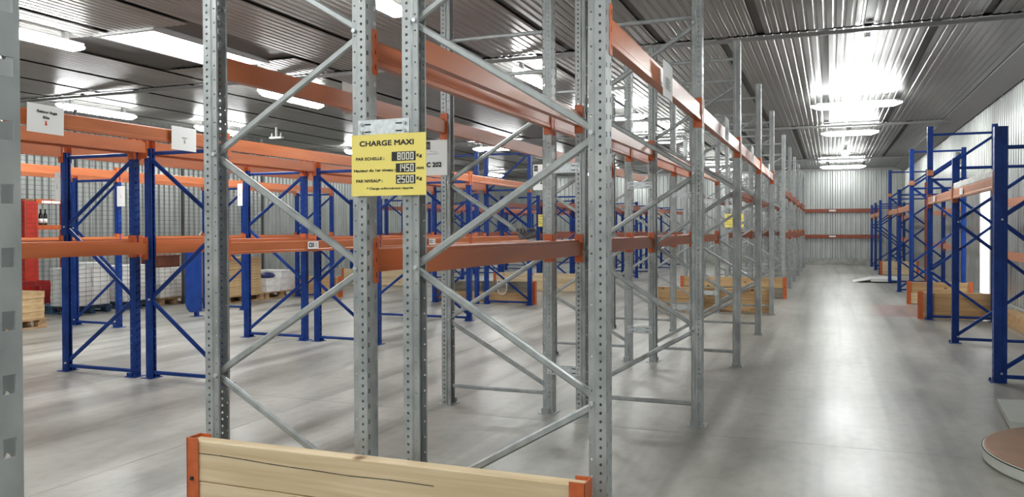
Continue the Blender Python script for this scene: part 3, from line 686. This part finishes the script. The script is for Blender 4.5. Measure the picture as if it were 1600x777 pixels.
# ------------------------------------------------------------------ work gloves on the beam
def glove(label, loc, rz, flip):
    joints = [(0, 0, 0), (.0, 0, .035), (.0, .0, .075)]; edges = [(0, 1), (1, 2)]; rad = [.030, .034, .030]
    for k, (dx, ln) in enumerate([(-.030, .050), (-.010, .062), (.010, .060), (.028, .046)]):
        b = len(joints); joints += [(dx, -.006, .085), (dx * 1.3, -.030, .085 + ln * .35), (dx * 1.45, -.058, .085 + ln * .10), (dx * 1.5, -.070, .085 - ln * .4)]
        edges += [(2, b), (b, b + 1), (b + 1, b + 2), (b + 2, b + 3)]; rad += [.013, .012, .011, .010]
    b = len(joints); joints += [(flip * .042, -.012, .045), (flip * .062, -.034, .060), (flip * .066, -.055, .050)]; edges += [(1, b), (b, b + 1), (b + 1, b + 2)]; rad += [.015, .013, .011]
    me = bpy.data.meshes.new('work_glove'); me.from_pydata(joints, edges, []); me.materials.append(M['glove'])
    o = put('work_glove', me, None, loc, (0, 0, rz)); tag(o, label, 'glove', 'grey work gloves')
    md = o.modifiers.new('skin', 'SKIN'); md.use_smooth_shade = True
    for v, r_ in zip(me.skin_vertices[0].data, rad): v.radius = (r_, r_ * .75)
    me.skin_vertices[0].data[0].use_root = True
    o.scale = (.82, .82, .82); s = o.modifiers.new('sub', 'SUBSURF'); s.levels = 1; s.render_levels = 2
    return o
glove('dark grey knitted work glove slumped upright on the waist-high orange beam', (-2.118, 5.58, 1.422), R(20), 1)
g2 = glove('dark grey knitted work glove lying over on the beam beside its upright mate', (-2.118, 5.655, 1.436), R(-50), -1); g2.rotation_euler = (R(-75), 0, R(-35))

# ------------------------------------------------------------------ mesh fence
FX = -12.30
def fence_mesh(ln, h):
    mb = MB()
    def wire(p0, p1, r):
        mb.cyl(p0, p1, r, n=3)
    n = int(ln / .15)
    for k in range(n + 1): wire((0, k * ln / n, .08), (0, k * ln / n, h), .0035)
    m = int(h / .08)
    for k in range(m): wire((0, 0, .1 + k * .08), (0, ln, .1 + k * .08), .003)
    return mb.mesh('wire_mesh', 'wire', fix=False)
fy = [5.4 + 2.5 * k for k in range(5)]
fm = fence_mesh(2.44, 3.6)
pm = MB().box(-.022, -.022, 0, .022, .022, 3.62).box(-.06, -.06, 0, .06, .06, .008).mesh('fence_post', 'wire')
for k in range(4):
    t = thing('mesh_fence_panel', f'tall dark wire mesh fence panel behind the left blue rack, {ORD[k]} from the camera', 'fence', (FX, fy[k], 0), 0, 'wire mesh fence')
    w = put('wire_mesh', fm, t, (0, .03, 0)); w['kind'] = 'stuff'
    put('fence_post', pm, t)
tag(put('fence_end_post', pm, None, (FX, fy[4], 0)), 'last thin dark post ending the wire mesh fence', 'fence')

# ------------------------------------------------------------------ pallets and loads at the far left
def pallet_meshes(mat):
    d = MB().box(-.6, -.055, 0, .6, .055, .022).mesh('deck_board', mat, bevel=.002)
    b = MB().box(-.07, -.05, 0, .07, .05, .078).mesh('block', mat); s = MB().box(-.05, -.4, 0, .05, .4, .022).mesh('stringer', mat)
    return d, b, s
def pallet(label, x, y, mat, rz=0):
    d, b, s = cached(('pal', mat), lambda: pallet_meshes(mat))
    t = thing('wooden_pallet', label, 'pallet', (x, y, 0), rz)
    for k in range(5): put('deck_board', d, t, (0, -.34 + .17 * k, .122))
    for sx in (-1, 0, 1):
        put('stringer', s, t, (sx * .52, 0, .1))
        for sy in (-1, 0, 1): put('block', b, t, (sx * .52, sy * .345, .022))
    for sy in (-1, 0, 1): put('deck_board', d, t, (0, sy * .345, 0))
    return t
def stack(name, label, cat, group, x, y, z, nx, ny, nz, sx, sy, sz, mat, jit=.008, skip=0.0):
    me = cached((name, sx, sy, sz, mat), lambda: MB().box(-sx / 2 + .009, -sy / 2 + .009, 0, sx / 2 - .009, sy / 2 - .009, sz - .001).mesh(name, mat, bevel=.003))
    cols = {1: [''], 2: [', near column', ', far column'], 3: [', near column', ', middle column', ', far column']}[ny]
    rws = {1: [''], 2: [' behind', ' in front']}[nx]
    for k in range(nz):
        for i in range(nx):
            for j in range(ny):
                if k == nz - 1 and random.random() < skip: continue
                o = put(name, me, None, (x + (i - (nx - 1) / 2) * sx + random.uniform(-jit, jit), y + (j - (ny - 1) / 2) * sy + random.uniform(-jit, jit), z + k * sz))
                tag(o, f'{label}, {ORD[k]} layer up{cols[j]}{rws[i]}', cat, group)
pallet('bare wood pallet under the kraft boxes at the left edge, in front of fence', -11.72, 8.43, 'palletwood', R(90))
stack('kraft_box', 'kraft carton at the left edge', 'box', 'kraft cartons at the left edge', -11.72, 8.43, .145, 2, 3, 4, .38, .39, .105, 'kraft')
for i, (y, pm_, nz, nm, sk_) in enumerate([(10.85, 'bluepallet', 9, 'first', .2), (11.93, 'bluepallet', 8, 'second', .1), (12.85, 'palletwood', 7, 'third', 0)]):
    pallet(f"{'dark blue' if i < 2 else 'bare wood'} pallet under the {nm} pile of white packs beyond the fence", -13.04, y, pm_)
    stack('white_pack', f'flat white pack of the {nm} pile', 'carton', f'white packs of the {nm} pile beyond the fence', -12.745, y, .145, 1, 2, nz, .585, .395, .085, 'whitebox', .008, sk_)
t = thing('brown_crate', 'dark brown crate on top of the third pile of white packs', 'crate', (-12.85, 12.86, .742))
put('body', MB().box(-.2, -.32, 0, .2, .32, .22).mesh('body', 'browncrate', bevel=.008), t)
put('rim', MB().box(-.21, -.33, .22, .21, .33, .25).mesh('rim', 'browncrate', bevel=.006), t)
pallet('wood pallet under the tall kraft stack behind the second blue frame', -11.75, 13.65, 'palletwood', R(90))
stack('kraft_slab', 'kraft sheet bundle of the tall stack', 'box', 'tall kraft stack', -11.75, 13.65, .145, 1, 2, 13, .76, .54, .06, 'kraft', .008)
pallet('wood pallet under the small white boxes behind the second blue frame', -11.75, 14.88, 'palletwood', R(90))
stack('white_box', 'white carton of the low pile on the small pallet', 'carton', 'white cartons on the small pallet', -11.75, 14.60, .145, 2, 1, 2, .38, .5, .15, 'whitebox')
stack('white_box', 'white carton of the taller pile on the small pallet', 'carton', 'taller white cartons on the small pallet', -11.75, 15.12, .145, 2, 1, 3, .38, .5, .15, 'whitebox')
o = put('film_bag', MB().lathe([(.02, 0), (.17, .01), (.20, .05), (.16, .10), (.05, .125)], 12).mesh('film_bag', 'bag', smooth=True), None, (-11.56, 14.60, .446)); o.scale = (.85, 1.1, 1)
tag(o, 'crumpled dark blue film bag on the lower white cartons', 'bag')

# red shelving and crates beyond the fence
t = thing('red_shelving', 'red steel shelving with white shelf strip beyond the fence', 'shelving', (-14.4, 11.22, 0))
me = post_mesh(2.10, 'red', 'blue')
for dx in (-.9, 0):
    for dy in (-.20, .66): put('upright', me, t, (dx, dy, 0), (0, 0, 0 if dx == 0 else math.pi))
put('end_guard', MB().box(.002, -.27, 0, .10, .02, 2.07).mesh('end_guard', 'red', bevel=.006), t)
for z in (.42, .98, 1.61, 2.12): put('shelf', MB().box(-.9, -.15, z - .03, -.03, .64, z).mesh('shelf', 'palletwood'), t)
for z in (1.61, 2.12): put('shelf_beam', MB().box(.0, .03, z - .09, .03, .64, z).mesh('shelf_beam', 'clip'), t)
put('price_strip', MB().box(.031, .15, 2.04, .035, .55, 2.09).mesh('price_strip', 'white'), t)
bp = [(.0, 0), (.037, 0), (.038, .02), (.038, .19), (.030, .215), (.015, .245), (.014, .30), (.016, .302), (.016, .315), (.0, .316)]
bm0 = MB().lathe(bp[1:-1], 12).mesh('glass_body', 'bottle', smooth=True); lb0 = MB().lathe([(.0388, .04), (.0388, .13)], 12).mesh('paper_label', 'white', smooth=True)
for k in range(3):
    b = thing('wine_bottle', f'dark wine bottle with white label on the red shelving, {["nearest", "middle", "farthest"][k]} of three', 'bottle', (-14.52, 11.36 + .10 * k, 1.612), 0, 'bottles on the red shelving')
    put('glass_body', bm0, b); put('paper_label', lb0, b)
def crate(label, x, y, z):
    c = thing('plastic_crate', label, 'crate', (x, y, z), R(90), 'red crates')
    body = MB().box(-.2, -.3, 0, .2, .3, .012)
    for s in (-1, 1):
        body.box(s * .2 - .008, -.3, 0, s * .2 + .008, .3, .08).box(s * .2 - .008, -.3, .20, s * .2 + .008, .3, .25)
        body.box(-.2, s * .3 - .008, 0, .2, s * .3 + .008, .25)
        for q in (-.29, -.10, .10, .29): body.box(s * .2 - .008, q - .03, .08, s * .2 + .008, q + .03, .20)
    put('body', body.mesh('body', 'redplastic'), c)
    put('rim', MB().box(-.215, -.315, .25, .215, -.285, .27).box(-.215, .285, .25, .215, .315, .27).box(-.215, -.285, .25, -.185, .285, .27).box(.185, -.285, .25, .215, .285, .27).mesh('rim', 'redplastic'), c)
for k in range(2): crate(f'red plastic crate in the stack beyond the fence, {["lower", "upper"][k]} of two', -13.975, 10.99, .002 + k * .272)

# blue steel guard beside the fence-side frame
mb = MB(); n = 8
pr = [(-.16, .30)] + [(-.16 + .16 * (1 - math.cos(a)), .30 - .22 * math.sin(a) - .0) for a in [math.pi / 2 * k / n for k in range(n + 1)]] + [(.22, .08), (.22, 1.22), (-.16, 1.22)]
t = thing('post_guard', 'dark blue curved steel guard plate beside the fence-side blue frame', 'guard', (-10.24, 10.95, 0), R(90))
put('plate', mb.prism(pr, lambda u, v, k: (u, k, v), -.01, .01).mesh('plate', 'blue'), t)
put('stand', MB().box(.10, .0, 0, .16, .06, 1.2).box(.04, -.04, 0, .22, .10, .008).mesh('stand', 'blue'), t)
# trolley with a white tube handle
t = thing('platform_trolley', 'platform trolley with white tube handle beyond the fence', 'trolley', (-13.3, 14.4, 0))
put('platform', MB().box(-.3, -.45, .16, .3, .45, .20).mesh('platform', 'bluepallet', bevel=.006), t)
put('handle', MB().tube([(.28, -.25, .2), (.28, -.25, 1.38), (.28, -.21, 1.45), (.28, .21, 1.45), (.28, .25, 1.38), (.28, .25, .2)], .016, 8).mesh('handle', 'whitepaint', smooth=True), t)
for sx in (-1, 1):
    for sy in (-1, 1): put('wheel', MB().cyl((sx * .22 - .02, sy * .35, .07), (sx * .22 + .02, sy * .35, .07), .07, n=14).box(sx * .22 - .025, sy * .35 - .02, .07, sx * .22 + .025, sy * .35 + .02, .16).mesh('wheel', 'rubber'), t)

# ------------------------------------------------------------------ right foreground: stretch wrapper, cable; scale, extinguisher
cx, cy, rr = 1.78, 5.92, .86
t = thing('wrapper_turntable', 'round turntable with worn brown board top and grey rim, lower right corner', 'turntable', (cx, cy, 0))
put('rim', MB().lathe([(rr - .05, .0), (rr - .02, .004), (rr - .02, .016), (rr, .018), (rr, .082), (rr - .01, .088), (rr - .03, .088)], 56).mesh('rim', 'greypaint'), t)
put('board_top', MB().lathe([(rr - .012, .0885), (rr - .012, .094), (rr - .02, .098)], 56).mesh('board_top', 'disc_top'), t)
put('dark_ring', MB().lathe([(rr + .001, .078), (rr + .002, .080), (rr + .001, .084)], 56).mesh('dark_ring', 'rubber'), t)  # thin dark band on the rim edge, no opening behind it
t = thing('steel_platform', 'flat pale grey steel base plate behind the round turntable', 'platform', (0, 0, 0))
put('plate', MB().prism([(1.30, 7.72), (1.235, 6.86), (2.3, 6.80), (2.3, 7.95)], lambda u, v, k: (u, v, k), .02, .075).mesh('plate', 'greypaint', bevel=.004), t)
put('foot_strip', MB().prism([(1.33, 7.68), (1.27, 6.9), (2.27, 6.84), (2.27, 7.9)], lambda u, v, k: (u, v, k), 0, .02).mesh('foot_strip', 'rubber'), t)
pts = [(1.56 + .02 * math.cos(a) * 2.2, 7.42 + .13 * math.sin(a), .088 + .03 * abs(math.sin(a * .5))) for a in [math.pi * (.4 + 1.25 * k / 16) for k in range(17)]]
pts = [(2.1, 7.7, .088), (1.8, 7.62, .088)] + pts + [(1.85, 7.25, .088), (2.2, 7.2, .088)]
tag(put('power_cable', MB().tube(pts, .009, 6).mesh('power_cable', 'rubber', smooth=True)), 'black power cable looped on the pale grey base plate', 'cable')
t = thing('floor_scale', 'low white floor scale with sloping ramp beside the blue rack', 'scale', (1.35, 24.9, 0))
put('platform', MB().box(-.30, -.60, .03, .42, .75, .11).mesh('platform', 'whitepaint', bevel=.006), t)
put('ramp', MB().prism([(-.75, .005), (-.30, .105), (-.30, .085), (-.70, .0)], lambda u, v, k: (u, k, v), -.6, .5).mesh('ramp', 'whitepaint'), t)
put('base', MB().box(-.27, -.55, 0, .39, .70, .03).mesh('base', 'rubber'), t)
t = thing('fire_extinguisher', 'red fire extinguisher with black hose hung on the right wall', 'extinguisher', (2.70, 15.8, .42))
put('cylinder', MB().lathe([(.02, 0), (.075, .01), (.08, .04), (.08, .50), (.065, .56), (.03, .60), (.028, .63)], 20).mesh('cylinder', 'extred', smooth=True), t)
put('valve', MB().box(-.025, -.03, .62, .025, .05, .67).box(-.012, -.02, .67, .012, .13, .685).mesh('valve', 'rubber'), t)
put('hose', MB().tube([(0, -.03, .65), (-.02, -.09, .72), (-.02, -.16, .66), (-.02, -.16, .45), (-.02, -.12, .2)], .014, 8).mesh('hose', 'rubber', smooth=True), t)
put('gauge_label', MB().lathe([(.0808, .22), (.0808, .38)], 20).mesh('gauge_label', 'white', smooth=True), t)
put('hook', MB().box(.06, -.03, .40, .13, .03, .46).mesh('hook', 'housing'), t)
tag(put('junction_box', MB().box(2.76, 21.6, 3.0, 2.83, 21.9, 3.3).mesh('junction_box', 'housing', bevel=.006)), 'small grey junction box high on the right wall', 'box')
tag(put('loose_board', MB().box(1.484, 9.12, 2.001, 1.53, 11.8, 2.075).mesh('loose_board', 'whitebox', bevel=.004)), 'pale loose board lying on the nearest aisle beam by the right wall', 'board')
